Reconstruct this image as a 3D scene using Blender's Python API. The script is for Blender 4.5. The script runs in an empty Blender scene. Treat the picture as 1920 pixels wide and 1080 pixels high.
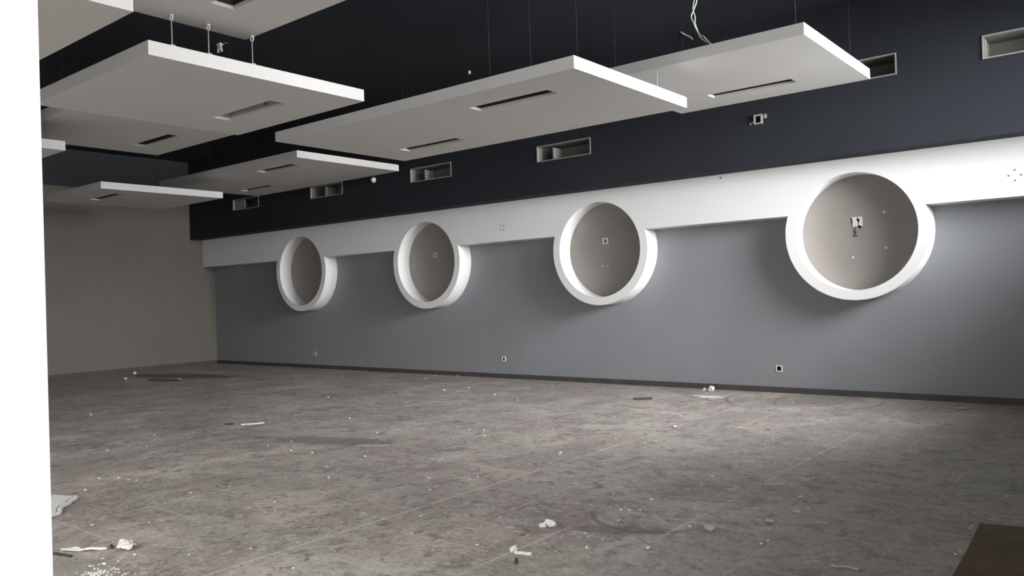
import bpy, bmesh, math, random
from mathutils import Vector, Matrix, noise

scene = bpy.context.scene
COL = scene.collection
rnd = random.Random(7)

# ------------------------------------------------------------------ dimensions (metres)
XE = -20.02      # end wall (left)
XR = 0.75        # right wall with the high windows
YW = 11.889      # long grey wall
YB = 11.549      # front of the white band and the rings
YK = 11.194      # front of the dark bulkhead
YF0, YF1 = 0.10, 0.32   # front wall (the photographer stands in its doorway)
XJ = -0.848       # left jamb of that doorway
XD = 0.35        # right side of the doorway
ZC = 5.40        # black ceiling
ZBB, ZBT = 2.612, 3.340  # white band
ZL, ZU, TH = 3.720, 4.118, 0.124   # undersides of the low and high rafts, raft thickness

# ------------------------------------------------------------------ materials
def new_mat(name):
    m = bpy.data.materials.new(name); m.use_nodes = True
    nt = m.node_tree
    for n in list(nt.nodes): nt.nodes.remove(n)
    out = nt.nodes.new('ShaderNodeOutputMaterial'); b = nt.nodes.new('ShaderNodeBsdfPrincipled')
    nt.links.new(b.outputs[0], out.inputs[0])
    return m, nt, b

class G:
    """little helper to write node graphs"""
    def __init__(s, nt): s.nt = nt
    def n(s, t, **kw):
        nd = s.nt.nodes.new(t)
        for k, v in kw.items(): setattr(nd, k, v)
        return nd
    def put(s, sock, v):
        if isinstance(v, bpy.types.NodeSocket): s.nt.links.new(v, sock)
        else: sock.default_value = v
    def math(s, op, a, b=0.0, c=0.0, clamp=False):
        nd = s.n('ShaderNodeMath', operation=op, use_clamp=clamp)
        s.put(nd.inputs[0], a); s.put(nd.inputs[1], b); s.put(nd.inputs[2], c)
        return nd.outputs[0]
    def mix(s, f, a, b, mode='MIX'):
        nd = s.n('ShaderNodeMix', data_type='RGBA', blend_type=mode)
        s.put(nd.inputs[0], f); s.put(nd.inputs[6], a if not isinstance(a, tuple) else (*a, 1)); s.put(nd.inputs[7], b if not isinstance(b, tuple) else (*b, 1))
        return nd.outputs[2]
    def noise(s, vec, scale, detail=4, rough=.55, dist=0.0, out='Fac'):
        nd = s.n('ShaderNodeTexNoise'); s.put(nd.inputs['Vector'], vec)
        nd.inputs['Scale'].default_value = scale; nd.inputs['Detail'].default_value = detail
        nd.inputs['Roughness'].default_value = rough; nd.inputs['Distortion'].default_value = dist
        return nd.outputs[out]
    def ramp(s, f, lo, hi, a=0.0, b=1.0):
        nd = s.n('ShaderNodeMapRange', clamp=True); s.put(nd.inputs[0], f)
        nd.inputs[1].default_value = lo; nd.inputs[2].default_value = hi
        nd.inputs[3].default_value = a; nd.inputs[4].default_value = b
        return nd.outputs[0]
    def pos(s): return s.n('ShaderNodeNewGeometry').outputs['Position']
    def xyz(s, v):
        nd = s.n('ShaderNodeSeparateXYZ'); s.put(nd.inputs[0], v); return nd.outputs
    def scale(s, v, sc, off=(0, 0, 0)):
        nd = s.n('ShaderNodeMapping'); s.put(nd.inputs[0], v)
        nd.inputs['Scale'].default_value = sc; nd.inputs['Location'].default_value = off
        return nd.outputs[0]
    def bump(s, h, strength, dist=.01):
        nd = s.n('ShaderNodeBump'); s.put(nd.inputs['Height'], h)
        nd.inputs['Strength'].default_value = strength; nd.inputs['Distance'].default_value = dist
        return nd.outputs[0]

def paint(name, col, rough=.7, var=.06, vscale=1.3, grain=.04, spec=.3, speck=0.0, metal=0.0):
    """painted plaster / metal: faint broad mottling, fine grain, optional pale chips"""
    m, nt, b = new_mat(name); g = G(nt); p = g.pos()
    f = g.ramp(g.noise(p, vscale, 5), .3, .7)
    lo = tuple(c * (1 - var) for c in col); hi = tuple(min(1, c * (1 + var)) for c in col)
    c = g.mix(f, lo, hi)
    if speck:
        v = g.n('ShaderNodeTexVoronoi'); g.put(v.inputs['Vector'], p); v.inputs['Scale'].default_value = 2.1
        s = g.ramp(v.outputs['Distance'], .016, .010)
        k = g.ramp(g.noise(p, .9, 1), .55, .6)
        c = g.mix(g.math('MULTIPLY', g.math('MULTIPLY', s, k), speck), c, (.62, .60, .57))
    g.put(b.inputs['Base Color'], c)
    b.inputs['Roughness'].default_value = rough; b.inputs['Specular IOR Level'].default_value = spec
    b.inputs['Metallic'].default_value = metal
    if grain: g.put(b.inputs['Normal'], g.bump(g.noise(p, 90, 3), grain, .004))
    return m

WHITE = paint('white_plaster', (.80, .79, .775), .65, .025, .8)
RAFT = paint('white_raft_board', (.625, .605, .58), .7, .03, 1.1, .05)
GREY = paint('grey_wall_paint', (.262, .266, .279), .55, .05, .9, .03, .35, .75)
TAUPE = paint('taupe_niche_paint', (.290, .262, .240), .65, .06, 1.4, .04, .3, .5)
DARK = paint('black_blue_paint', (.0225, .0250, .0305), .8, .12, .7, .05, .22)
SKIRT = paint('brown_grey_skirting', (.070, .062, .058), .5, .12, 3)
METAL = paint('pale_grey_metal', (.30, .30, .285), .5, .08, 4, 0, .4)
DUCT = paint('duct_lining', (.20, .19, .165), .7, .15, 5)
HOUSE = paint('dark_light_housing', (.035, .028, .025), .7, .4, 9)
HOUSEL = paint('pale_light_housing', (.34, .33, .315), .6, .08, 5)
WIRE = paint('galvanised_wire', (.30, .30, .29), .45, .1, 9, 0, .5)
WIRED = paint('dark_wire', (.022, .022, .023), .5, .1, 9, 0, .4)
CABW = paint('grey_cable', (.42, .43, .40), .5, .1, 9, 0)
CABG = paint('green_cable', (.30, .40, .25), .5, .1, 9, 0)
PLATE = paint('ivory_plastic', (.70, .67, .62), .45, .05, 20, 0, .5)
HOLE = paint('black_cavity', (.006, .006, .006), .9, .1, 20, 0, .1)
CRUMB = paint('plaster_debris', (.66, .635, .60), .9, .15, 40, .2)
BOARD = paint('plasterboard_face', (.62, .60, .56), .8, .06, 8)
STICK = paint('dark_stick', (.055, .048, .042), .7, .3, 30)
BROWN = paint('brown_board_face', (.135, .100, .062), .8, .18, 3, .1)
PALE = paint('pale_scrap', (.42, .37, .31), .85, .15, 20)
TEAL = paint('grey_green_scrap', (.31, .325, .305), .8, .15, 20)
FRAMEM = paint('window_frame_paint', (.5, .5, .5), .5, .05, 5)
PAVE = paint('outside_paving', (.30, .29, .27), .9, .15, 2)

def endwall_mat():
    m, nt, b = new_mat('taupe_end_wall_two_tone'); g = G(nt); p = g.pos(); q = g.xyz(p)
    f = g.ramp(g.noise(p, .9, 5), .3, .7)
    c = g.mix(f, (.130, .113, .095), (.146, .128, .109))
    top = g.ramp(q[2], 4.50, 4.505)          # the paint changes to black above the bulkhead line
    g.put(b.inputs['Base Color'], g.mix(top, c, (.020, .022, .026)))
    b.inputs['Roughness'].default_value = .65
    g.put(b.inputs['Normal'], g.bump(g.noise(p, 90, 3), .03, .004))
    return m
ENDW = endwall_mat()

# swept scuff arcs on the floor: centre, radius, half width, y range
ARCS = [(-3.93, 11.25, 1.03, .03, 10.4, 11.5), (-4.35, 11.3, .95, .025, 10.5, 11.3), (-3.3, 11.2, .95, .025, 10.7, 11.4), (-5.2, 8.6, .9, .02, 8.1, 8.9), (-2.85, 5.05, .43, .03, 4.5, 4.9)]
def floor_mat():
    m, nt, b = new_mat('dusty_grey_floor_tiles'); g = G(nt); p = g.pos(); q = g.xyz(p)
    T = .6265
    wob = g.math('MULTIPLY', g.math('SUBTRACT', g.noise(p, 3.0, 3), .5), .012)
    def line(c, off, w):
        t = g.math('FRACT', g.math('ADD', g.math('DIVIDE', g.math('ADD', g.math('ADD', c, -off), wob), T), 100.5))
        return g.ramp(g.math('ABSOLUTE', g.math('SUBTRACT', t, .5)), w / T, w * .45 / T)
    lx = line(q[0], -4.437, .0105); ly = line(q[1], 4.400, .0105)
    # dust left in the joints differs from joint to joint
    dots = g.ramp(g.noise(p, 22, 3, .7), .36, .54, .35, 1)
    gx = g.ramp(g.noise(g.scale(p, (1.6, .45, 1)), 1.0, 3, .6), .45, .60)
    gy = g.ramp(g.noise(g.scale(p, (.45, 1.6, 1), (3, 5, 0)), 1.0, 3, .6), .46, .60)
    # one joint swept full of pale dust
    big = g.ramp(g.math('ABSOLUTE', g.math('ADD', g.math('ADD', q[0], 4.437), wob)), .014, .007)
    joint = g.math('MAXIMUM', g.math('MAXIMUM', g.math('MULTIPLY', lx, gx), g.math('MULTIPLY', ly, gy)), g.math('MULTIPLY', big, .95))
    joint = g.math('MULTIPLY', joint, dots)
    # per tile tone
    ix = g.math('FLOOR', g.math('DIVIDE', g.math('ADD', q[0], 4.437), T)); iy = g.math('FLOOR', g.math('DIVIDE', g.math('ADD', q[1], -4.4), T))
    cv = g.n('ShaderNodeCombineXYZ'); g.put(cv.inputs[0], ix); g.put(cv.inputs[1], iy)
    wn = g.n('ShaderNodeTexWhiteNoise', noise_dimensions='2D'); g.put(wn.inputs['Vector'], cv.outputs[0])
    # pinkish and greenish greys of the tile
    hue = g.ramp(g.noise(p, .75, 4, .6, .6), .40, .60)
    c = g.mix(hue, (.335, .290, .272), (.318, .310, .284))
    c = g.mix(g.ramp(wn.outputs[0], 0, 1, 0, .32), c, (.17, .15, .14))
    # dust clouds and worn patches
    d1 = g.ramp(g.noise(p, 1.15, 8, .68, .8), .44, .72)
    c = g.mix(g.math('MULTIPLY', d1, .8), c, (.54, .50, .46))
    d2 = g.ramp(g.noise(g.scale(p, (1, 1, 1), (9, 4, 0)), 2.3, 8, .72, 1.4), .52, .70)
    c = g.mix(g.math('MULTIPLY', d2, .82), c, (.115, .098, .094))
    # veins, scrapes and foot marks
    s1 = g.noise(g.scale(p, (.9, 2.3, 1)), 2.2, 7, .7, 2.2)
    s1 = g.ramp(g.math('ABSOLUTE', g.math('SUBTRACT', s1, .5)), .018, .0)
    c = g.mix(g.math('MULTIPLY', g.math('MULTIPLY', s1, g.ramp(g.noise(p, 1.7, 2), .45, .62)), .65), c, (.11, .095, .09))
    s2 = g.noise(g.scale(p, (1.5, 1.1, 1), (2, 8, 0)), 2.8, 7, .7, 2.6)
    s2 = g.ramp(g.math('ABSOLUTE', g.math('SUBTRACT', s2, .5)), .020, .0)
    c = g.mix(g.math('MULTIPLY', g.math('MULTIPLY', s2, g.ramp(g.noise(p, 1.3, 2), .48, .6)), .6), c, (.52, .48, .45))
    # trodden mottling, finer than the clouds
    m1 = g.noise(p, 6.5, 8, .74, 1.1)
    c = g.mix(g.ramp(m1, .53, .64, 0, .78), c, (.125, .108, .102))
    m2 = g.noise(g.scale(p, (1, 1, 1), (7, 2, 0)), 8.5, 8, .74, 1.2)
    c = g.mix(g.ramp(m2, .54, .65, 0, .74), c, (.56, .52, .48))
    def arc(cx, cy, R, wd, y0, y1):
        dx = g.math('ADD', q[0], -cx); dy = g.math('ADD', q[1], -cy)
        dd = g.math('SQRT', g.math('ADD', g.math('MULTIPLY', dx, dx), g.math('MULTIPLY', dy, dy)))
        k = g.ramp(g.math('ABSOLUTE', g.math('ADD', g.math('ADD', dd, -R), wob)), wd, wd * .4)
        return g.math('MULTIPLY', k, g.math('MULTIPLY', g.ramp(q[1], y0 - .1, y0 + .1), g.ramp(q[1], y1 + .1, y1 - .1)))
    for A in ARCS:
        c = g.mix(g.math('MULTIPLY', arc(*A), .55), c, (.085, .075, .07))
    grit = g.noise(p, 26, 6, .75)
    c = g.mix(g.ramp(grit, .53, .68, 0, .72), c, (.12, .105, .10))
    c = g.mix(g.ramp(g.noise(g.scale(p, (1, 1, 1), (5, 5, 0)), 31, 6, .75), .56, .70, 0, .68), c, (.55, .51, .47))
    # grime along the end wall and one scuffed dark band
    def ell(cx, cy, rx, ry, ang=0.0):
        dx = g.math('ADD', q[0], -cx); dy = g.math('ADD', q[1], -cy); ca, sa = math.cos(ang), math.sin(ang)
        u = g.math('ADD', g.math('MULTIPLY', dx, ca / rx), g.math('MULTIPLY', dy, sa / rx))
        v = g.math('ADD', g.math('MULTIPLY', dx, -sa / ry), g.math('MULTIPLY', dy, ca / ry))
        r = g.math('ADD', g.math('MULTIPLY', u, u), g.math('MULTIPLY', v, v))
        r = g.math('ADD', r, g.math('MULTIPLY', g.math('SUBTRACT', g.noise(p, 1.8, 5, .7), .5), 2.4))
        return g.ramp(r, 1.1, .25)
    c = g.mix(g.math('MULTIPLY', ell(-17.3, 9.35, 1.9, .55, .28), .8), c, (.055, .05, .048))
    c = g.mix(g.math('MULTIPLY', ell(-7.5, 5.75, 1.1, .28, .25), .65), c, (.10, .088, .082))
    c = g.mix(g.math('MULTIPLY', ell(-2.85, 4.62, .42, .10, .45), .55), c, (.12, .105, .095))
    # fine white specks of plaster dust
    v = g.n('ShaderNodeTexVoronoi'); g.put(v.inputs['Vector'], p); v.inputs['Scale'].default_value = 3.4
    sp = g.math('MULTIPLY', g.ramp(v.outputs['Distance'], .040, .026), g.ramp(g.noise(p, 1.2, 2), .44, .54))
    c = g.mix(g.math('MULTIPLY', sp, .8), c, (.62, .60, .57))
    tint = g.ramp(g.noise(g.scale(p, (1, 1, 1), (3, 1, 0)), 1.5, 5, .62, .8), .42, .58)
    c = g.mix(1.0, c, g.mix(tint, (1.06, .985, .97), (1.0, 1.025, .975)), 'MULTIPLY')
    c = g.mix(g.math('MULTIPLY', joint, .66), c, (.64, .57, .52))
    g.put(b.inputs['Base Color'], c)
    g.put(b.inputs['Roughness'], g.ramp(d1, 0, 1, .46, .75))
    b.inputs['Specular IOR Level'].default_value = .5
    g.put(b.inputs['Normal'], g.bump(grit, .12, .004))
    return m
FLOOR = floor_mat()

# ------------------------------------------------------------------ mesh helpers
def obj(name, bm, mat, parent=None, smooth=False, loc=None):
    bmesh.ops.recalc_face_normals(bm, faces=bm.faces[:])
    me = bpy.data.meshes.new(name); bm.to_mesh(me); bm.free()
    for mm in (mat if isinstance(mat, (list, tuple)) else [mat]): me.materials.append(mm)
    if smooth:
        me.shade_smooth(); me.set_sharp_from_angle(angle=math.radians(35))
    o = bpy.data.objects.new(name, me); COL.objects.link(o)
    if parent is not None: o.parent = parent
    if loc is not None: o.location = loc
    return o

def box(bm, x0, y0, z0, x1, y1, z1, mi=0):
    vs = [bm.verts.new((x, y, z)) for x in (x0, x1) for y in (y0, y1) for z in (z0, z1)]
    for f in ((0, 1, 3, 2), (4, 6, 7, 5), (0, 4, 5, 1), (2, 3, 7, 6), (0, 2, 6, 4), (1, 5, 7, 3)):
        bm.faces.new([vs[i] for i in f]).material_index = mi
    return vs

def tube(bm, pts, r, seg=8):
    pts = [Vector(p) for p in pts]; rings = []
    for i, p in enumerate(pts):
        t = (pts[min(i + 1, len(pts) - 1)] - pts[max(i - 1, 0)]).normalized()
        a = t.cross(Vector((0, 1, 0)) if abs(t.y) < .9 else Vector((1, 0, 0))).normalized(); c = t.cross(a)
        rings.append([bm.verts.new(p + (a * math.cos(k * 2 * math.pi / seg) + c * math.sin(k * 2 * math.pi / seg)) * r) for k in range(seg)])
    for A, B in zip(rings, rings[1:]):
        for k in range(seg): bm.faces.new((A[k], A[(k + 1) % seg], B[(k + 1) % seg], B[k]))
    bm.faces.new(rings[0][::-1]); bm.faces.new(rings[-1])

def spline(pts, n=6):
    P = [Vector(p) for p in pts]; P = [P[0]] + P + [P[-1]]; out = []
    for i in range(1, len(P) - 2):
        for k in range(n):
            t = k / n; a, b, c, d = P[i - 1:i + 3]
            out.append(.5 * (2 * b + (c - a) * t + (2 * a - 5 * b + 4 * c - d) * t * t + (3 * b - a - 3 * c + d) * t ** 3))
    return out + [P[-2]]

def plate_with_holes(bm, u0, u1, v0, v1, w0, w1, holes, fn):
    """solid rectangle u0..u1 x v0..v1, thickness w0..w1, with rectangular through holes; fn maps (u,v,w) to a point"""
    us = sorted({u0, u1} | {h[i] for h in holes for i in (0, 1)}); vs = sorted({v0, v1} | {h[i] for h in holes for i in (2, 3)})
    cache = {}
    def V(u, v, w):
        k = (u, v, w)
        if k not in cache: cache[k] = bm.verts.new(fn(u, v, w))
        return cache[k]
    def solid(i, j):
        if i < 0 or j < 0 or i >= len(us) - 1 or j >= len(vs) - 1: return False
        cu, cv = (us[i] + us[i + 1]) / 2, (vs[j] + vs[j + 1]) / 2
        return not any(h[0] < cu < h[1] and h[2] < cv < h[3] for h in holes)
    for i in range(len(us) - 1):
        for j in range(len(vs) - 1):
            if not solid(i, j): continue
            a, b, c, d = us[i], us[i + 1], vs[j], vs[j + 1]
            for w in (w0, w1): bm.faces.new((V(a, c, w), V(b, c, w), V(b, d, w), V(a, d, w)))
            for (di, dj, p, q) in ((-1, 0, (a, c), (a, d)), (1, 0, (b, c), (b, d)), (0, -1, (a, c), (b, c)), (0, 1, (a, d), (b, d))):
                if not solid(i + di, j + dj):
                    bm.faces.new((V(*p, w0), V(*q, w0), V(*q, w1), V(*p, w1)))

def empty(name, loc):
    o = bpy.data.objects.new(name, None); COL.objects.link(o); o.location = loc; o.empty_display_size = .1
    return o
def tag(o, label, cat, group=None, kind=None):
    o['label'] = label; o['category'] = cat
    if group: o['group'] = group
    if kind: o['kind'] = kind
    return o
def struct(name, bm, mat, parent=None, **kw):
    o = obj(name, bm, mat, parent, **kw)
    if parent is None: o['kind'] = 'structure'
    return o

# ------------------------------------------------------------------ room shell
bm = bmesh.new(); box(bm, XE - .25, YF0, -.2, XR + .25, YW + .25, 0)
struct('floor', bm, FLOOR)
bm = bmesh.new(); box(bm, -12, -8, -.25, 12, YF0, -.03)
struct('floor_outside', bm, PAVE)
bm = bmesh.new(); box(bm, XE - .25, YF0, ZC, XR + 4.0, YW + .25, ZC + .25)  # slab runs on past the right wall as an unseen eave, added to block sun
struct('ceiling', bm, DARK)
bm = bmesh.new(); box(bm, XE - .25, YW, 0, XR + .25, YW + .25, ZC)
struct('wall_back', bm, GREY)
bm = bmesh.new(); box(bm, XE - .25, YF0, 0, XE, YW, ZC)
struct('wall_left', bm, ENDW)

# right wall: two high windows, out of the picture, that light the room
WINS = [(7.9, 11.0, 2.65, 4.75), (1.5, 7.2, 2.65, 4.75)]
FWINS = [(-14.5, -10.0, .25, 2.65), (-9.6, -5.8, .25, 2.65), (-5.4, -1.35, .25, 2.65)]
bm = bmesh.new()
plate_with_holes(bm, YF0, YW, 0, ZC, XR, XR + .25, [w for w in WINS], lambda u, v, w: (w, u, v))
struct('wall_right', bm, WHITE)
for i, (a, b_, c, d) in enumerate(WINS):
    bm = bmesh.new(); e = .05
    for (y0, z0, y1, z1) in ((a, c, b_, c + e), (a, d - e, b_, d), (a, c + e, a + e, d - e), (b_ - e, c + e, b_, d - e), ((a + b_) / 2 - .03, c + e, (a + b_) / 2 + .03, d - e)):
        box(bm, XR + .16, y0, z0, XR + .22, y1, z1)
    struct('window_%d' % (i + 1), bm, FRAMEM)

# front wall with the wide doorway the photograph is taken from
bm = bmesh.new()
plate_with_holes(bm, XE, XR, 0, ZC, YF0, YF1, [(XJ - .02, XD, 0, 2.9)] + FWINS, lambda u, v, w: (u, w, v))
struct('wall_front', bm, WHITE)
for i, (a, b_, c, d) in enumerate(FWINS):
    bm = bmesh.new(); e = .05
    for (x0, z0, x1, z1) in ((a, c, b_, c + e), (a, d - e, b_, d), (a, c + e, a + e, d - e), (b_ - e, c + e, b_, d - e), ((a + b_) / 2 - .03, c + e, (a + b_) / 2 + .03, d - e)):
        box(bm, x0, YF0 + .03, z0, x1, YF0 + .09, z1)
    struct('window_%d' % (i + 3), bm, FRAMEM)
bm = bmesh.new()
box(bm, XJ - .02, YF0 - .015, 0, XJ, YF1 + .002, 2.88); box(bm, XJ - .02, YF0 - .015, 2.88, XD, YF1 + .002, 2.90)
struct('door_1', bm, WHITE)

# skirting boards
bm = bmesh.new(); box(bm, XE, YW - .018, 0, XR, YW, .085)
bm.edges.ensure_lookup_table()
struct('baseboard_back', bm, SKIRT)
bm = bmesh.new(); box(bm, XE, YF1, 0, XE + .018, YW - .018, .085)
struct('baseboard_left', bm, SKIRT)

# ------------------------------------------------------------------ dark bulkhead with air vents
VENTS = [(-17.92, 3.93, 4.19), (-14.79, 3.912, 4.165), (-11.56, 3.912, 4.175), (-8.383, 3.908, 4.172), (-3.66, 4.298, 4.562), (-1.574, 4.286, 4.558)]
VW = 1.105
bm = bmesh.new()
plate_with_holes(bm, XE, XR, ZBT, ZC, YK, YK + .05, [(x, x + VW, a, b_) for x, a, b_ in VENTS], lambda u, v, w: (u, w, v))
box(bm, XE, YK + .05, ZBT, XR, YW, ZBT + .05)
struct('trim_1', bm, DARK)

VLAB = ['dim air vent at the far left end of the dark bulkhead, near the end wall',
        'open air vent frame in the dark bulkhead just above the first round niche',
        'open air vent frame in the dark bulkhead above the second round niche from the left',
        'open air vent in the dark bulkhead, upper left of the third round niche',
        'open air vent partly hidden behind the corner of the rightmost ceiling panel',
        'open air vent at the right edge of the photo, high on the dark bulkhead']
for i, (x, a, b_) in enumerate(VENTS):
    t = empty('air_vent', (x + VW / 2, YK, a)); tag(t, VLAB[i], 'vent', 'open air vents in the dark bulkhead')
    w = VW / 2; h = b_ - a; D = .42
    bm = bmesh.new(); e = .008
    plate_with_holes(bm, -w - e, w + e, -e, h + e, -.010, .0, [(-w + e, w - e, e, h - e)], lambda u, v, q: (u, q, v))
    plate_with_holes(bm, -w, w, 0, h, .0, .045, [(-w + .006, w - .006, .006, h - .006)], lambda u, v, q: (u, q, v))
    obj('frame', bm, METAL, t)
    bm = bmesh.new(); s = .008
    box(bm, -w + s, .05, s, -w + s * 1.6, D, h - s); box(bm, w - s * 1.6, .05, s, w - s, D, h - s)
    box(bm, -w + s, .05, s * .2, w - s, D, s); box(bm, -w + s, .05, h - s, w - s, D, h - s * .2)
    box(bm, -w, D, 0, w, D + .01, h)
    obj('duct_box', bm, DUCT, t)
    if 0 < i < 4:
        bm = bmesh.new(); xd = -w + (.43, .33, .29)[i - 1] * (1.0 if i == 1 else 1.0)
        box(bm, xd, .06, .01, xd + (.05 if i == 1 else .022), .30, h - (.03 if i == 1 else .045))
        obj('divider_plate', bm, METAL, t)
    elif i == 0:
        bm = bmesh.new(); box(bm, -w + .02, .05, .015, -w + .42, .09, h - .02)
        obj('cover_plate', bm, METAL, t)

# ------------------------------------------------------------------ white band and porthole rings
RI, RO, ZR = .812, .948, 2.326
RX = [-15.745, -11.580, -7.415, -3.247]
NS = 144
out = [(XE, ZBT), (XR, ZBT), (XR, ZBB)]
for cx in reversed(RX):
    a0 = math.asin((ZBB - ZR) / RO)
    for k in range(73):
        a = a0 + (math.pi - 2 * a0) * k / 72
        out.append((cx + RO * math.cos(a), ZR + RO * math.sin(a)))
out.append((XE, ZBB))
bm = bmesh.new()
from mathutils.geometry import tessellate_polygon
A = [bm.verts.new((x, YB, z)) for x, z in out]; B = [bm.verts.new((x, YW, z)) for x, z in out]
for tri in tessellate_polygon([[Vector((x, z, 0)) for x, z in out]]): bm.faces.new([A[i] for i in tri])
for i in range(len(out)):
    j = (i + 1) % len(out); bm.faces.new((A[i], A[j], B[j], B[i]))
struct('trim_2', bm, WHITE)

RLAB = ['white round niche ring nearest the end wall, smallest and darkest of the four',
        'white round niche ring second from the left on the grey wall',
        'white round niche ring third from the left, in the middle of the grey wall',
        'largest white round niche ring, at the bright right end of the grey wall']
for cx, lab in zip(RX, RLAB):
    t = empty('round_niche', (cx, YW, ZR)); tag(t, lab, 'niche', 'round niches along the white band')
    bm = bmesh.new(); rings = []
    for (r, y) in ((RI, YB), (RO, YB), (RO, YW - .002), (RI, YW - .002)):
        rings.append([bm.verts.new((r * math.cos(2 * math.pi * k / NS), y - YW, r * math.sin(2 * math.pi * k / NS))) for k in range(NS)])
    for a, b_ in zip(rings, rings[1:] + rings[:1]):
        for k in range(NS): bm.faces.new((a[k], a[(k + 1) % NS], b_[(k + 1) % NS], b_[k]))
    obj('ring_frame', bm, WHITE, t, smooth=True)
    bm = bmesh.new()
    F = [bm.verts.new((RI * math.cos(2 * math.pi * k / NS), -.014, RI * math.sin(2 * math.pi * k / NS))) for k in range(NS)]
    K = [bm.verts.new((v.co.x, -.002, v.co.z)) for v in F]
    bm.faces.new(F); bm.faces.new(K)
    for k in range(NS): bm.faces.new((F[k], F[(k + 1) % NS], K[(k + 1) % NS], K[k]))
    d = obj('back_panel', bm, TAUPE, t); d['label'] = 'taupe round back of the niche'

# ------------------------------------------------------------------ suspended ceiling panels
def panel(name_label, x0, x1, y0, y1, z, slots, pale=False, wires=(), hooks=()):
    cx, cy = (x0 + x1) / 2, (y0 + y1) / 2
    t = empty('ceiling_panel', (cx, cy, z)); tag(t, name_label, 'ceiling panel', 'suspended white ceiling panels')
    SW, SH = .545, .105
    holes = [(sx - SW - cx, sx + SW - cx, sy - SH - cy, sy + SH - cy) for sx, sy in slots]
    bm = bmesh.new()
    plate_with_holes(bm, x0 - cx, x1 - cx, y0 - cy, y1 - cy, 0, TH, holes, lambda u, v, w: (u, v, w))
    obj('board', bm, RAFT, t)
    for (a, b_, c, d) in holes:
        s = .004; zb = .030
        bm = bmesh.new()
        box(bm, a + s, c + s, zb, a + 2 * s, d - s, TH - .01); box(bm, b_ - 2 * s, c + s, zb, b_ - s, d - s, TH - .01)
        box(bm, a + s, c + s, zb, b_ - s, c + 2 * s, TH - .01); box(bm, a + s, d - 2 * s, zb, b_ - s, d - s, TH - .01)
        box(bm, a + s, c + s, TH - .01, b_ - s, d - s, TH - .004)
        h = obj('light_housing', bm, HOUSEL if pale else HOUSE, t)
        bm = bmesh.new()
        n = 13
        for k in range(n):
            u = a + .05 + (b_ - a - .1) * k / (n - 1)
            hh = .02 + .025 * rnd.random()
            if rnd.random() < .75: box(bm, u - .012, c + .03, TH - .012 - hh, u + .012, d - .03, TH - .012)
        obj('lamp_clip', bm, HOUSE if not pale else METAL, h)
        if pale:
            bm = bmesh.new(); tube(bm, spline([(a + .75, d - .03, TH - .015), (a + .74, d - .03, .06), (a + .765, d - .035, .035)]), .006, 6)
            obj('loose_lead', bm, HOUSE, h)
    for (wx, wy, top, r, dark) in wires:
        bm = bmesh.new(); tube(bm, [(wx - cx, wy - cy, TH), (wx - cx, wy - cy, top - z)], r, 6)
        box(bm, wx - cx - .02, wy - cy - .02, TH, wx - cx + .02, wy - cy + .02, TH + .012)
        obj('suspension_wire', bm, WIRED if dark else WIRE, t)
    for (wx, wy) in hooks:
        bm = bmesh.new(); pts = [(wx - cx + .022 * math.cos(q), wy - cy, -.030 + .022 * math.sin(q)) for q in [math.pi / 2 + .0 + k * 5.4 / 14 for k in range(15)]]
        tube(bm, pts, .006, 6)
        box(bm, wx - cx - .014, wy - cy - .014, -.009, wx - cx + .014, wy - cy + .014, 0)
        obj('eye_hook', bm, PLATE, t)
    return t

def ceil_wires(x0, x1, y0, y1, i=.18):
    return [(x, y, ZC, .0016, True) for x in (x0 + i, x1 - i) for y in (y0 + i, y1 - i)]
P = 2.372
ax0, ax1, ay0, ay1 = -5.663 - P, -5.663, 2.784 - 2.34, 2.784
panel('low white ceiling panel cut off by the top left corner of the photo', ax0, ax1, ay0, ay1, ZL, [(-6.85, 2.15)], wires=ceil_wires(ax0, ax1, ay0, ay1))
bx0, bx1, by0, by1 = -6.711, -6.711 + P, 4.376 - 2.34, 4.376
panel('high white ceiling panel at the top edge with three eye hooks under its edge', bx0, bx1, by0, by1, ZU, [(-5.535, 3.75)], wires=ceil_wires(bx0, bx1, by0, by1),
      hooks=[(-6.570, 3.56), (-6.570, 3.905), (-6.570, 4.352)])
cx0, cx1, cy0, cy1 = -8.952, -6.545, 3.335, 5.685
panel('low white ceiling panel at upper left hanging on three pale wires, slot lined pale grey', cx0, cx1, cy0, cy1, ZL, [(-7.735, 5.06)], True,
      wires=[(-6.570, 3.56, ZU - .045, .0055, False), (-6.570, 3.905, ZU - .045, .0055, False), (-6.570, 4.352, ZU - .045, .0055, False), (cx0 + .2, cy0 + .2, ZC, .0016, True), (cx0 + .2, cy1 - .2, ZC, .0016, True)])
dx0, dx1, dy0, dy1 = -12.915, -10.545, 4.345, 6.686
panel('high white ceiling panel with a dark slot, behind the big low panel at upper left', dx0, dx1, dy0, dy1, ZU, [(-11.78, 6.09)], wires=ceil_wires(dx0, dx1, dy0, dy1))
ex0, ex1, ey0, ey1 = -11.297 - P, -11.297, 4.585 - 2.34, 4.585
panel('low white ceiling panel showing only its bright edge corner at the left', ex0, ex1, ey0, ey1, ZL, [(-12.48, 2.9)], wires=ceil_wires(ex0, ex1, ey0, ey1))
fx0, fx1, fy0, fy1 = -14.505 - P, -14.505, 6.46, 8.838
panel('low white ceiling panel in front of the end wall, farthest left', fx0, fx1, fy0, fy1, ZL, [(-15.60, 7.06)], wires=ceil_wires(fx0, fx1, fy0, fy1))
gx0, gx1, gy0, gy1 = -16.42, -11.610, 8.519, 10.923
panel('long high white ceiling panel with two slots near the far end of the dark bulkhead', gx0, gx1, gy0, gy1, ZU, [(-12.81, 8.96), (-15.33, 10.19)], wires=ceil_wires(gx0, gx1, gy0, gy1))
hx0, hx1, hy0, hy1 = -8.991, -4.225, 6.263, 8.585
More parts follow.
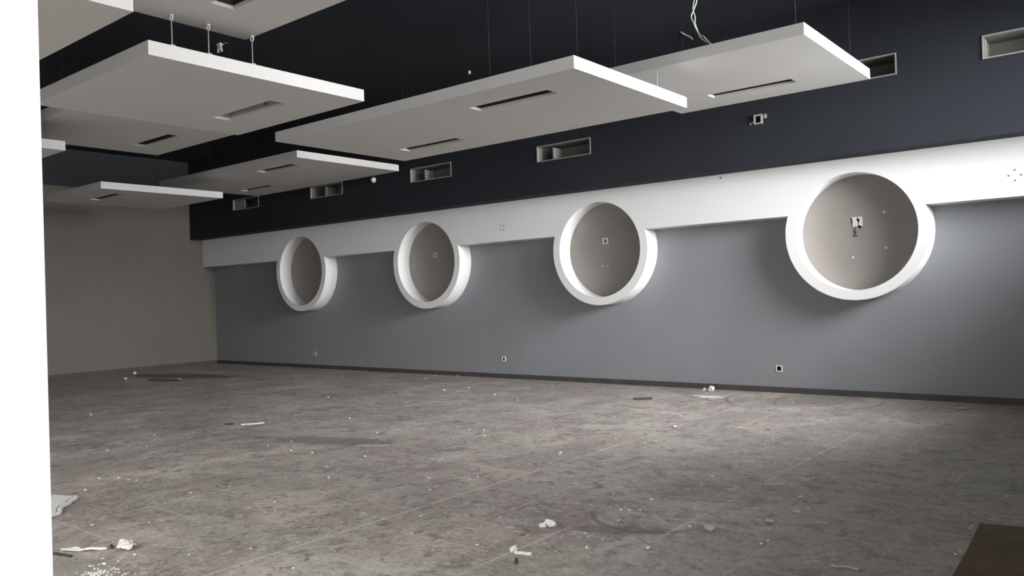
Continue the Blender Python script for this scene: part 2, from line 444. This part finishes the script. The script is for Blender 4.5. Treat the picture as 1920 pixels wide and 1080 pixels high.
panel('long low white ceiling panel with two dark slots, in the middle of the photo', hx0, hx1, hy0, hy1, ZL, [(-5.43, 6.83), (-7.80, 7.975)],
      wires=[(-5.346, 6.36, ZC, .0020, True), (-4.808, 6.36, ZC, .0020, True), (-4.30, 6.44, ZC, .0020, True), (-8.8, 8.4, ZC, .0016, True), (-4.50, 8.0, ZU, .004, False), (-4.35, 7.28, ZC, .0020, True)][:4] + [(-4.42, 8.25, ZU, .004, False)])
ix0, ix1, iy0, iy1 = -5.242, -2.687, 8.111, 10.468
panel('high white ceiling panel with one long slot, rightmost in the photo', ix0, ix1, iy0, iy1, ZU, [(-3.95, 9.84)], wires=[(-2.815, 8.25, ZC, .0020, True), (-5.05, 10.2, ZC, .0016, True), (-2.85, 10.25, ZC, .0016, True), (-5.0, 8.3, ZC, .0020, True)])

# loose cables hanging from the ceiling onto the right panel
def cable(dx, mat, label, lift, dy=0.0):
    pts = [(-3.93 + dx, 8.40, ZC), (-3.96 + dx * 1.5, 8.40, 5.15), (-3.996 + dx * 2, 8.40, 4.88), (-4.019 + dx * 1.4, 8.40, 4.79), (-4.029 - dx, 8.40, 4.70), (-4.018, 8.40, 4.628),
           (-3.989 + dx * .3, 8.40, 4.542), (-3.952 + dx * .8, 8.39, 4.467), (-3.905 + dx, 8.38, 4.41 + lift), (-3.84, 8.36, 4.35 + lift), (-3.76, 8.33, 4.285 + lift * .5), (-3.62, 8.28, 4.252)]
    pts = [(x, y + dy, z) for x, y, z in pts]
    bm = bmesh.new(); tube(bm, spline(pts, 5), .0085, 8)
    tag(obj('cable', bm, mat, smooth=True), label, 'cable', 'cables over the right ceiling panel')
cable(.014, CABW, 'grey cable looping down from the ceiling onto the rightmost ceiling panel', .022)
cable(-.014, CABG, 'green cable hanging beside the grey one onto the rightmost ceiling panel', .0, .04)
bm = bmesh.new(); tube(bm, spline([(-5.37, 10.78, ZC), (-5.35, 10.90, ZC - .02), (-5.33, 11.0, ZC - .03), (-5.33, 11.10, ZC - .045)]), .008, 6)
tag(obj('ceiling_cable', bm, WIRE, smooth=True), 'short faint cable end on the black ceiling left of the looping cables', 'cable')

# small fittings on the ceiling
t = empty('ceiling_bracket', (-10.54, 6.44, ZC)); tag(t, 'small white broken bracket on the black ceiling behind the pale wires', 'bracket')
bm = bmesh.new(); box(bm, -.05, -.03, -.025, .05, .03, 0); obj('base', bm, PLATE, t)
bm = bmesh.new()
for s in (-1, 1):
    tube(bm, [(s * .02, 0, -.02), (s * .03, 0, -.06), (s * .05, 0, -.12)], .016, 7)
    tube(bm, [(s * .015, 0, -.05), (s * -.045, 0, -.01)], .013, 7)
obj('claw', bm, PLATE, t)
bm = bmesh.new(); tube(bm, spline([(.04, 0, -.01), (.09, .02, -.015), (.15, .03, -.012)]), .007, 6); obj('lead', bm, WIRE, t)
bm = bmesh.new(); tube(bm, [(-8.93, 10.09, ZC), (-8.93, 10.09, ZC - .05)], .022, 10)
tag(obj('ceiling_plug', bm, PLATE, smooth=True), 'tiny white plug on the black ceiling above the long middle panel', 'plug')

# smoke detector on the bulkhead
t = empty('smoke_detector', (-12.658, YK, 4.09)); tag(t, 'small white round detector on the dark bulkhead left of the second air vent from the middle', 'detector')
t['label'] = 'small white round detector on the dark bulkhead beside the long far panel'
def lathe_y(prof, seg=24):
    bm = bmesh.new(); R = []
    for r, y in prof: R.append([bm.verts.new((r * math.cos(2 * math.pi * k / seg), y, r * math.sin(2 * math.pi * k / seg))) for k in range(seg)])
    for a, b_ in zip(R, R[1:]):
        for k in range(seg): bm.faces.new((a[k], a[(k + 1) % seg], b_[(k + 1) % seg], b_[k]))
    bm.faces.new(R[0]); bm.faces.new(R[-1]); return bm
obj('base', lathe_y([(.062, 0), (.062, -.018), (.05, -.022)]), PLATE, t, smooth=True)
obj('dome', lathe_y([(.045, -.022), (.043, -.045), (.03, -.062), (.012, -.068)]), PLATE, t, smooth=True)

# junction box on the bulkhead
t = empty('junction_box', (-4.398, YK, 4.007)); tag(t, 'open square junction box with a side bracket on the dark bulkhead', 'junction box')
bm = bmesh.new(); plate_with_holes(bm, -.062, .062, -.07, .07, -.03, 0, [(-.040, .040, -.05, .043)], lambda u, v, w: (u, w, v)); obj('box_rim', bm, METAL, t)
bm = bmesh.new(); box(bm, -.04, -.006, -.05, .04, -.001, .043); obj('cavity', bm, HOLE, t)
bm = bmesh.new(); box(bm, .062, -.02, .0, .125, -.004, .048); box(bm, .09, -.024, .01, .125, -.02, .062); obj('mounting_bracket', bm, METAL, t)
bm = bmesh.new()
for (u, v) in ((-.09, -.035), (-.12, -.05)): box(bm, u - .012, -.012, v - .016, u + .012, 0, v + .016)
obj('screw_stub', bm, METAL, t)

# ------------------------------------------------------------------ wall sockets
def socket(x, y, z, s, label, group, kind='plain', hw=.5, hh=.6):
    t = empty('wall_socket', (x, y, z)); tag(t, label, 'socket', group)
    bm = bmesh.new()
    plate_with_holes(bm, -s / 2, s / 2, -s / 2, s / 2, -.010, 0, [(-s * hw / 2, s * hw / 2, -s * hh / 2, s * hh / 2)], lambda u, v, w: (u, w, v))
    obj('face_plate', bm, PLATE, t)
    bm = bmesh.new(); box(bm, -s * hw / 2, -.004, -s * hh / 2, s * hw / 2, -.001, s * hh / 2); obj('cavity', bm, HOLE, t)
    return t
W = YW
socket(-15.719, W, .349, .085, 'small open socket box low on the grey wall under the leftmost ring', 'open sockets low on the grey wall', hw=.62, hh=.62)
socket(-9.864, W, .370, .095, 'open socket box low on the grey wall between second and third rings', 'open sockets low on the grey wall', hw=.45, hh=.6)
socket(-4.484, W, .363, .098, 'open socket box low on the grey wall left of the largest ring', 'open sockets low on the grey wall', hw=.66, hh=.66)
yd = YW - .014
socket(-11.605, yd, 2.480, .095, 'pale socket plate inside the second round niche from the left', 'sockets inside the round niches', hw=.34, hh=.55)
socket(-7.471, yd, 2.487, .105, 'pale socket plate inside the third round niche', 'sockets inside the round niches', hw=.34, hh=.55)
t = empty('wall_socket', (-3.285, yd, 2.475)); tag(t, 'broken pale socket plate with black gaps inside the largest round niche', 'socket', 'sockets inside the round niches')
bm = bmesh.new()
for poly in ([(-.068, .072), (-.008, .072), (-.004, .045), (-.012, .03), (.006, .005), (.006, -.06), (-.062, -.062), (-.064, -.02), (-.058, .0), (-.066, .03)],
             [(.004, .072), (.068, .070), (.070, -.055), (.052, -.062), (.022, -.048), (.014, -.03), (.03, .01), (.034, .036), (.012, .044)]):
    a = [bm.verts.new((u, -.012, v)) for u, v in poly]; c = [bm.verts.new((u, 0, v)) for u, v in poly]
    bm.faces.new(a); bm.faces.new(c)
    for k in range(len(poly)): bm.faces.new((a[k], a[(k + 1) % len(poly)], c[(k + 1) % len(poly)], c[k]))
obj('face_plate', bm, PLATE, t)
bm = bmesh.new()
for poly in ([(-.016, .052), (.036, .046), (.034, .005), (.018, -.035), (.055, -.066), (.045, -.092), (.012, -.085), (.002, -.03), (.008, .01), (-.014, .026)], [(-.090, .055), (-.064, .06), (-.060, .0), (-.072, -.05), (-.078, .01)]):
    a = [bm.verts.new((u, -.003, v)) for u, v in poly]; c = [bm.verts.new((u, 0, v)) for u, v in poly]
    bm.faces.new(a); bm.faces.new(c)
    for k in range(len(poly)): bm.faces.new((a[k], a[(k + 1) % len(poly)], c[(k + 1) % len(poly)], c[k]))
obj('cavity', bm, HOLE, t)
bm = bmesh.new(); tube(bm, spline([(-.02, -.006, -.075), (-.035, -.012, -.12), (-.02, -.01, -.15), (-.05, -.008, -.185), (-.005, -.006, -.20)]), .007, 6)
obj('loose_lead', bm, STICK, t)

# screw-hole clusters and plugs on white band / niches
def dot(bm, x, z, r, n=12):
    f = [bm.verts.new((x + r * math.cos(2 * math.pi * k / n), -.003, z + r * math.sin(2 * math.pi * k / n))) for k in range(n)]
    c = [bm.verts.new((v.co.x, 0, v.co.z)) for v in f]
    bm.faces.new(f); bm.faces.new(c)
    for k in range(n): bm.faces.new((f[k], f[(k + 1) % n], c[(k + 1) % n], c[k]))
def holes(name, pts, r, label, mat, cat='screw holes', y=None):
    y = YB if y is None else y
    cx = sum(p[0] for p in pts) / len(pts); cz = sum(p[1] for p in pts) / len(pts)
    if len(pts) == 1:
        bm = bmesh.new(); dot(bm, 0, 0, r)
        return tag(obj(name, bm, mat, loc=(cx, y, cz)), label, cat)
    t = empty(name, (cx, y, cz)); tag(t, label, cat)
    for (x, z) in pts:
        bm = bmesh.new(); dot(bm, x - cx, z - cz, r); obj('mounting_hole', bm, mat, t)
    return t
GREYD = paint('screw_hole_grey', (.25, .24, .23), .8, .1, 30, 0)
holes('mounting_hole_cluster', [(-9.56, 2.90), (-9.49, 2.90), (-9.56, 2.83), (-9.49, 2.83)], .014, 'four screw holes in the white band between second and third rings', GREYD)
holes('mounting_hole_cluster', [(-1.333, 2.94), (-1.333, 2.81), (-1.40, 2.875), (-1.268, 2.875)], .012, 'four screw holes in the white band at the right edge of the photo', GREYD)
holes('mounting_hole', [(-5.163, 3.29)], .014, 'single dark screw hole in the white band left of the largest ring', STICK)
holes('wall_plug', [(-2.93, 2.585)], .020, 'white wall plug in the largest niche, right of its broken socket', PLATE, 'wall plug', yd)
holes('wall_plug', [(-2.92, 2.09)], .018, 'white wall plug low in the largest niche at the right', PLATE, 'wall plug', yd)
holes('wall_plug', [(-3.36, 1.98)], .015, 'faint wall plug low in the largest niche under the socket', PLATE, 'wall plug', yd)
holes('wall_plug', [(-7.55, 2.06)], .013, 'left one of two faint wall plugs low in the third niche', PLATE, 'wall plug', yd)
holes('wall_plug', [(-7.44, 2.05)], .013, 'right one of two faint wall plugs low in the third niche', PLATE, 'wall plug', yd)

# ------------------------------------------------------------------ debris on the floor
def lump(r, sx=1, sy=1, sz=1, seed=0, sub=2, rough=.45):
    bm = bmesh.new(); bmesh.ops.create_icosphere(bm, subdivisions=sub, radius=1)
    for v in bm.verts:
        n = noise.noise(v.co * 1.7 + Vector((seed * 3.1, seed * 1.7, 0))) + .5 * noise.noise(v.co * 4 + Vector((seed, 0, seed)))
        v.co *= 1 + rough * n
        v.co = Vector((v.co.x * r * sx, v.co.y * r * sy, v.co.z * r * sz))
    zmin = min(v.co.z for v in bm.verts)
    for v in bm.verts: v.co.z = max(v.co.z - zmin - .12 * r * sz, 0.0)
    return bm
def sheet(pts, t, z=0.001, tilt=None):
    bm = bmesh.new(); f = lambda x, y: z + (tilt(x, y) if tilt else 0)
    a = [bm.verts.new((x, y, f(x, y))) for x, y in pts]; c = [bm.verts.new((x, y, f(x, y) + t)) for x, y in pts]
    bm.faces.new(a); bm.faces.new(c)
    for k in range(len(pts)): bm.faces.new((a[k], a[(k + 1) % len(pts)], c[(k + 1) % len(pts)], c[k]))
    return bm
def stick(a, b_, r, z=None):
    bm = bmesh.new(); a = Vector((*a, r if z is None else z)); b_ = Vector((*b_, r)); n = 6
    pts = [a.lerp(b_, k / n) + Vector((rnd.uniform(-1, 1) * r * .4, rnd.uniform(-1, 1) * r * .4, 0)) for k in range(n + 1)]
    tube(bm, pts, r, 6); return bm

# plasterboard sheet at the left edge: grey face, torn white core along its edge
t = empty('plasterboard_sheet', (-7.1, 2.7, 0)); tag(t, 'pale plasterboard offcut with torn white edge at the lower left of the floor', 'plasterboard')
edge = [(-6.62, 2.50), (-6.68, 2.60), (-6.72, 2.63), (-6.80, 2.66), (-6.88, 2.71), (-6.96, 2.79), (-7.02, 2.83), (-7.10, 2.905), (-7.135, 2.915)]
face = [(-7.9, 2.42), (-7.25, 2.10), (-6.66, 2.485)] + [(x - .055, y - .02) for x, y in edge[1:]] + [(-7.36, 2.83)]
obj('board_face', sheet([(x + 7.1, y - 2.7) for x, y in face], .016, .008), BOARD, t)
bm = bmesh.new(); tube(bm, [(x + 7.1 - .02, y - 2.7 - .008, .014 + .006 * rnd.random()) for x, y in edge], .017, 7)
obj('torn_edge', bm, CRUMB, t)
bm = sheet([(-5.70, 2.215), (-5.66, 2.255), (-5.62, 2.285), (-5.585, 2.30), (-5.55, 2.335), (-5.51, 2.355), (-5.46, 2.405), (-5.475, 2.375), (-5.515, 2.33), (-5.54, 2.30), (-5.575, 2.285), (-5.60, 2.255), (-5.645, 2.225)], .012, .002, lambda x, y: .008 + .006 * math.sin(x * 60))
tag(obj('trim_offcut', bm, CRUMB), 'ragged white strip of plaster lying left of the round plaster lump', 'offcut')
tag(obj('splinter', stick((-5.655, 2.16), (-5.50, 2.20), .010), STICK), 'dark splinter just in front of the ragged white strip', 'splinter')
tag(obj('plaster_lump', lump(.052, 1.45, .75, .50, 3, 3, .75), CRUMB, loc=(-5.36, 2.49, 0)), 'rough white plaster lump at the lower left of the floor', 'plaster lump')
tag(obj('splinter', stick((-5.53, 2.465), (-5.45, 2.435), .0065), STICK), 'dark chip touching the left tip of the white plaster lump', 'splinter')
tag(obj('plaster_strip', sheet([(-9.49, 5.95), (-9.40, 6.06), (-9.32, 6.19), (-9.30, 6.17), (-9.37, 6.03), (-9.46, 5.93)], .012, .001), CRUMB), 'thin white plaster strip on the floor at mid left', 'plaster strip')
tag(obj('splinter', stick((-9.66, 5.83), (-9.58, 5.90), .013), STICK), 'dark splinter beside the white strip at mid left', 'splinter')
tag(obj('paper_scrap', sheet([(-5.46, 10.93), (-5.42, 11.02), (-5.25, 11.04), (-5.13, 11.06), (-4.98, 10.98), (-5.12, 10.94), (-5.30, 10.88)], .012, .002), CRUMB), 'flat white scrap near the skirting below and left of the largest ring', 'scrap')
tag(obj('plaster_lump', lump(.05, 1.0, .8, .9, 5, 2), CRUMB, loc=(-5.46, 11.60, 0)), 'bright white plaster lump against the skirting left of the largest ring', 'plaster lump')
tag(obj('plaster_lump', lump(.032, 1.0, .8, .8, 6, 2), CRUMB, loc=(-5.58, 11.62, 0)), 'smaller white lump next to the bright one against the skirting', 'plaster lump')
tag(obj('stick', stick((-6.06, 10.24), (-5.85, 10.42), .017), STICK), 'short dark stick on the floor below the third ring', 'stick')
tag(obj('plaster_lump', lump(.040, 1.3, .7, .7, 8, 2), CRUMB, loc=(-3.29, 4.40, 0)), 'small plaster lump between grout lines at the bottom centre', 'plaster lump')
tag(obj('plaster_lump', lump(.022, 1.3, .7, .7, 9, 2), CRUMB, loc=(-3.33, 4.37, 0)), 'tiny plaster bit touching the lump at the bottom centre', 'plaster lump')
tag(obj('plaster_lump', lump(.026, .8, 1.2, .9, 10, 2), CRUMB, loc=(-3.165, 3.85, 0)), 'pale plaster bit at the left end of the bottom debris cluster', 'plaster lump')
tag(obj('plaster_strip', stick((-3.14, 3.83), (-3.03, 3.86), .011), CRUMB), 'pale plaster sliver in the bottom debris cluster', 'plaster strip')
tag(obj('splinter', stick((-3.06, 3.75), (-3.01, 3.68), .008), STICK), 'dark thin splinter below the bottom debris cluster', 'splinter')
tag(obj('pale_scrap', sheet([(-1.50, 4.66), (-1.46, 4.72), (-1.40, 4.735), (-1.33, 4.70), (-1.35, 4.66), (-1.42, 4.68), (-1.47, 4.64)], .012, .002), PALE), 'curved pale scrap in the shade near the bottom right', 'scrap')
tag(obj('pale_scrap', sheet([(-2.56, 6.32), (-2.47, 6.40), (-2.40, 6.43), (-2.39, 6.38), (-2.45, 6.32), (-2.52, 6.28)], .012, .002), PALE), 'flat pale scrap on the floor right of centre', 'scrap')
tag(obj('plaster_lump', lump(.030, 1.2, .7, .7, 12, 2), PALE, loc=(-2.36, 4.92, 0)), 'beige lump on the grout line at lower right of centre', 'plaster lump')
tag(obj('plaster_lump', lump(.026, 1.2, .8, .6, 13, 2), PALE, loc=(-2.10, 5.30, 0)), 'flat beige lump in the shade edge at lower right', 'plaster lump')
tag(obj('plaster_lump', lump(.022, 1.5, .7, .6, 14, 2), PALE, loc=(-2.03, 5.62, 0)), 'long pale lump at the edge of the shaded floor', 'plaster lump')
tag(obj('plaster_lump', lump(.05, 1.2, .7, .35, 15, 2), PALE, loc=(-1.95, 11.2, 0)), 'flat pale lump near the skirting right of the largest ring', 'plaster lump')
tag(obj('green_scrap', sheet([(-6.92, 5.77), (-6.78, 5.86), (-6.60, 5.93), (-6.62, 5.80), (-6.75, 5.72), (-6.9, 5.70)], .006, .002), TEAL), 'grey green flat flake on the floor left of centre', 'scrap')
tag(obj('stick', stick((-17.0, 8.45), (-16.2, 8.75), .016), STICK), 'dark thin rod on the floor near the end wall', 'stick')
tag(obj('plaster_lump', lump(.035, 1, 1, 1.1, 17, 2), CRUMB, loc=(-18.96, 9.11, 0)), 'white plaster lump near the end wall skirting', 'plaster lump')
tag(obj('plaster_lump', lump(.03, 1.4, 1, .8, 18, 2), CRUMB, loc=(-17.81, 8.35, 0)), 'white plaster lump in front of the one by the end wall', 'plaster lump')

# brown board lying in the shade at the bottom right
bw = sheet([(-.955, 5.96), (-.70, 6.02), (-.20, 6.05), (-.05, 4.2), (-.86, 4.0), (-.905, 4.6), (-.925, 5.3)], .012, .001)
bmesh.ops.subdivide_edges(bw, edges=bw.edges[:], cuts=2)
tag(obj('floor_board', bw, BROWN), 'brown board lying flat in the shaded bottom right corner', 'board')

# the countable plaster crumbs
CR = [(-16.615, 8.949), (-12.471, 5.315), (-9.759, 4.91), (-9.064, 4.469), (-9.219, 4.096), (-7.389, 3.087), (-7.773, 3.374), (-7.472, 3.505), (-7.381, 3.536), (-7.629, 3.485), (-6.392, 3.876), (-6.458, 3.549), (-6.169, 2.619), (-5.174, 2.455), (-4.881, 2.66), (-5.867, 2.893), (-5.187, 2.263), (-5.157, 2.259), (-5.186, 2.205), (-5.204, 2.193), (-5.147, 2.337), (-5.027, 2.253), (-5.003, 2.257), (-5.291, 2.303),
      (-10.765, 8.374), (-8.55, 6.996), (-8.376, 6.737), (-7.321, 6.403), (-7.319, 5.176), (-6.984, 5.203), (-7.766, 5.2), (-6.299, 4.856), (-5.886, 4.558), (-6.327, 5.361), (-7.786, 5.517), (-6.027, 6.868), (-6.474, 7.11), (-6.269, 7.137), (-5.14, 5.054), (-5.075, 5.021), (-4.761, 4.719), (-4.716, 5.166), (-4.728, 5.277), (-4.258, 4.114), (-3.741, 4.409), (-5.556, 3.764), (-5.34, 3.62),
      (-11.518, 11.654), (-9.591, 9.914), (-9.398, 10.328), (-8.343, 9.785), (-11.041, 11.82), (-11.321, 11.199), (-7.597, 9.441), (-8.168, 11.114), (-6.306, 11.298), (-5.434, 8.699), (-4.414, 8.379), (-4.447, 8.403), (-6.051, 7.907), (-5.566, 7.556), (-4.622, 7.417), (-4.248, 7.38), (-3.212, 7.512), (-4.709, 6.505), (-4.66, 6.43), (-3.406, 5.407), (-3.111, 5.04), (-3.054, 5.059), (-2.989, 5.1), (-3.064, 5.408), (-2.984, 4.795), (-3.01, 6.354), (-2.505, 4.919),
      (-2.952, 4.363), (-3.012, 4.421), (-2.515, 4.373), (-2.833, 4.166), (-3.455, 3.836), (-2.688, 5.374), (-1.974, 4.827), (-4.647, 11.217), (-3.215, 10.676), (-2.733, 10.224), (-2.606, 8.071), (-2.527, 7.696), (-2.533, 8.05), (-3.168, 8.151), (-2.441, 7.254), (-2.268, 6.686), (-2.16, 6.061), (-1.995, 5.759), (-2.13, 9.919), (-1.958, 4.901), (-.993, 5.842), (-.99, 5.90), (-.97, 5.246), (-.955, 5.306), (-3.792, 3.918), (-4.003, 3.782), (-4.09, 2.887), (-4.644, 2.955), (-4.627, 3.684)]
BIG = {(-4.709, 6.505): .022, (-3.064, 5.408): .018, (-8.343, 9.785): .03, (-9.591, 9.914): .03, (-2.515, 4.373): .018, (-4.414, 8.379): .026}
def area(x, y):
    if x < -12: return 'small white plaster crumb on the far left floor towards the end wall'
    if y > 9.3: return 'small white plaster crumb on the floor along the foot of the grey wall'
    if x < -4.8 and y < 2.7: return 'tiny white plaster crumb scattered around the rough lump at lower left'
    if x > -1.2: return 'tiny beige crumb along the left edge of the brown board'
    if x > -2.75: return 'tiny pale crumb on the floor at the edge of the right hand shade'
    if x > -3.6 and y < 6.6: return 'tiny pale crumb on the floor at the bottom centre'
    if x < -6.9: return 'tiny white plaster crumb on the floor left of the bright grout line'
    if y > 6.2: return 'tiny white plaster crumb in the middle of the floor below the third ring'
    return 'tiny white plaster crumb on the tiles beside the bright grout line'
protos = [lump(1, 1.2, .9, .8, 20, 1), lump(1, 1, 1, .9, 21, 1), lump(1, .8, 1.3, .7, 22, 1), lump(1, 1.5, .8, .6, 23, 1)]
pm = []
for k, b_ in enumerate(protos):
    bmesh.ops.recalc_face_normals(b_, faces=b_.faces[:])
    me = bpy.data.meshes.new('plaster_crumb'); b_.to_mesh(me); b_.free(); me.materials.append(CRUMB); me.shade_smooth(); pm.append(me)
for i, (x, y) in enumerate(CR):
    o = bpy.data.objects.new('plaster_crumb', pm[i % 4]); COL.objects.link(o)
    dist = math.hypot(x, y)
    r = BIG.get((x, y), .0062 + .00115 * dist * (.45 + .55 * rnd.random()))
    o.location = (x, y, 0); o.scale = (r, r, r * .65); o.rotation_euler = (0, 0, rnd.uniform(0, 6.28))
    lab = area(x, y); tag(o, lab, 'crumb', lab.replace('small white plaster crumb', 'crumbs').replace('tiny white plaster crumb', 'crumbs').replace('tiny pale crumb', 'pale crumbs').replace('tiny beige crumb', 'beige crumbs'))

# crushed plaster nobody could count
bm = bmesh.new()
for k in range(150):
    a = rnd.uniform(0, 6.28); q = abs(rnd.gauss(0, .5))
    x = q * math.cos(a) * .22; y = q * math.sin(a) * .16; r = rnd.uniform(.003, .008)
    vs = bmesh.ops.create_icosphere(bm, subdivisions=1, radius=r, matrix=Matrix.Translation((x, y, r * .45)) @ Matrix.Diagonal((1.3, 1, .6, 1)))
o = obj('plaster_dust', bm, CRUMB, loc=(-5.02, 2.14, 0)); tag(o, 'patch of crushed white plaster at the very bottom left of the floor', 'plaster dust', kind='stuff')

# ------------------------------------------------------------------ light
def area_light(name, loc, rot, sx, sy, radiance, color, spread=180):
    l = bpy.data.lights.new(name, 'AREA'); l.shape = 'RECTANGLE'; l.size = sx; l.size_y = sy
    l.energy = radiance * math.pi * sx * sy; l.color = color; l.spread = math.radians(spread)
    o = bpy.data.objects.new(name, l); COL.objects.link(o); o.location = loc; o.rotation_euler = rot
    return o
for (a, b_, c, d), L, sp, tl in zip(WINS, (20.0, 5.2), (82, 104), (12, 4)):
    area_light('daylight_window', (XR + .45, (a + b_) / 2, (c + d) / 2 + .1), (0, math.radians(90 - tl), 0), d - c + .3, b_ - a + .1, L, (.95, .975, 1.0), sp)
for (a, b_, c, d), L in zip(FWINS, (0.5, 1.05, 1.65)):
    area_light('daylight_shopfront', ((a + b_) / 2 + .2, YF0 - .55, (c + d) / 2 + .3), (math.radians(90 - 30), 0, math.radians(18)), b_ - a, d - c + .4, L, (1.0, .975, .945), 84)
area_light('daylight_doorway', ((XJ + XD) / 2 + .2, YF0 - .65, 1.75), (math.radians(90 - 25), 0, math.radians(18)), XD - XJ, 2.7, .55, (1.0, .98, .96), 90)

sun = bpy.data.lights.new('sun', 'SUN'); sun.energy = 5.0; sun.angle = math.radians(3); sun.color = (1, .97, .92)
so = bpy.data.objects.new('sun', sun); COL.objects.link(so)
so.rotation_euler = Vector((-.62, .36, -.95)).to_track_quat('-Z', 'Y').to_euler()

w = bpy.data.worlds.new('overcast_sky'); scene.world = w; w.use_nodes = True
bg = w.node_tree.nodes['Background']; bg.inputs[0].default_value = (.86, .93, 1.0, 1); bg.inputs[1].default_value = 1.2

# ------------------------------------------------------------------ camera
yaw, pitch, roll, F = .6798, .0087, -.0320, 1499.52
f0 = Vector((-math.sin(yaw) * math.cos(pitch), math.cos(yaw) * math.cos(pitch), math.sin(pitch)))
r0 = f0.cross(Vector((0, 0, 1))).normalized(); u0 = r0.cross(f0)
r = r0 * math.cos(roll) + u0 * math.sin(roll); u = -r0 * math.sin(roll) + u0 * math.cos(roll)
cam = bpy.data.cameras.new('camera'); co = bpy.data.objects.new('camera', cam); COL.objects.link(co)
M = Matrix((r, u, -f0)).transposed().to_4x4(); M.translation = (0, 0, 1.6); co.matrix_world = M
cam.sensor_width = 36; cam.lens = F * 36 / 1920; cam.clip_start = .02
scene.camera = co

vs = scene.view_settings
vs.view_transform = 'Standard'; vs.look = 'None'; vs.gamma = 1; vs.use_curve_mapping = False; vs.exposure = 0.0
scene.cycles.max_bounces = 10; scene.cycles.diffuse_bounces = 6
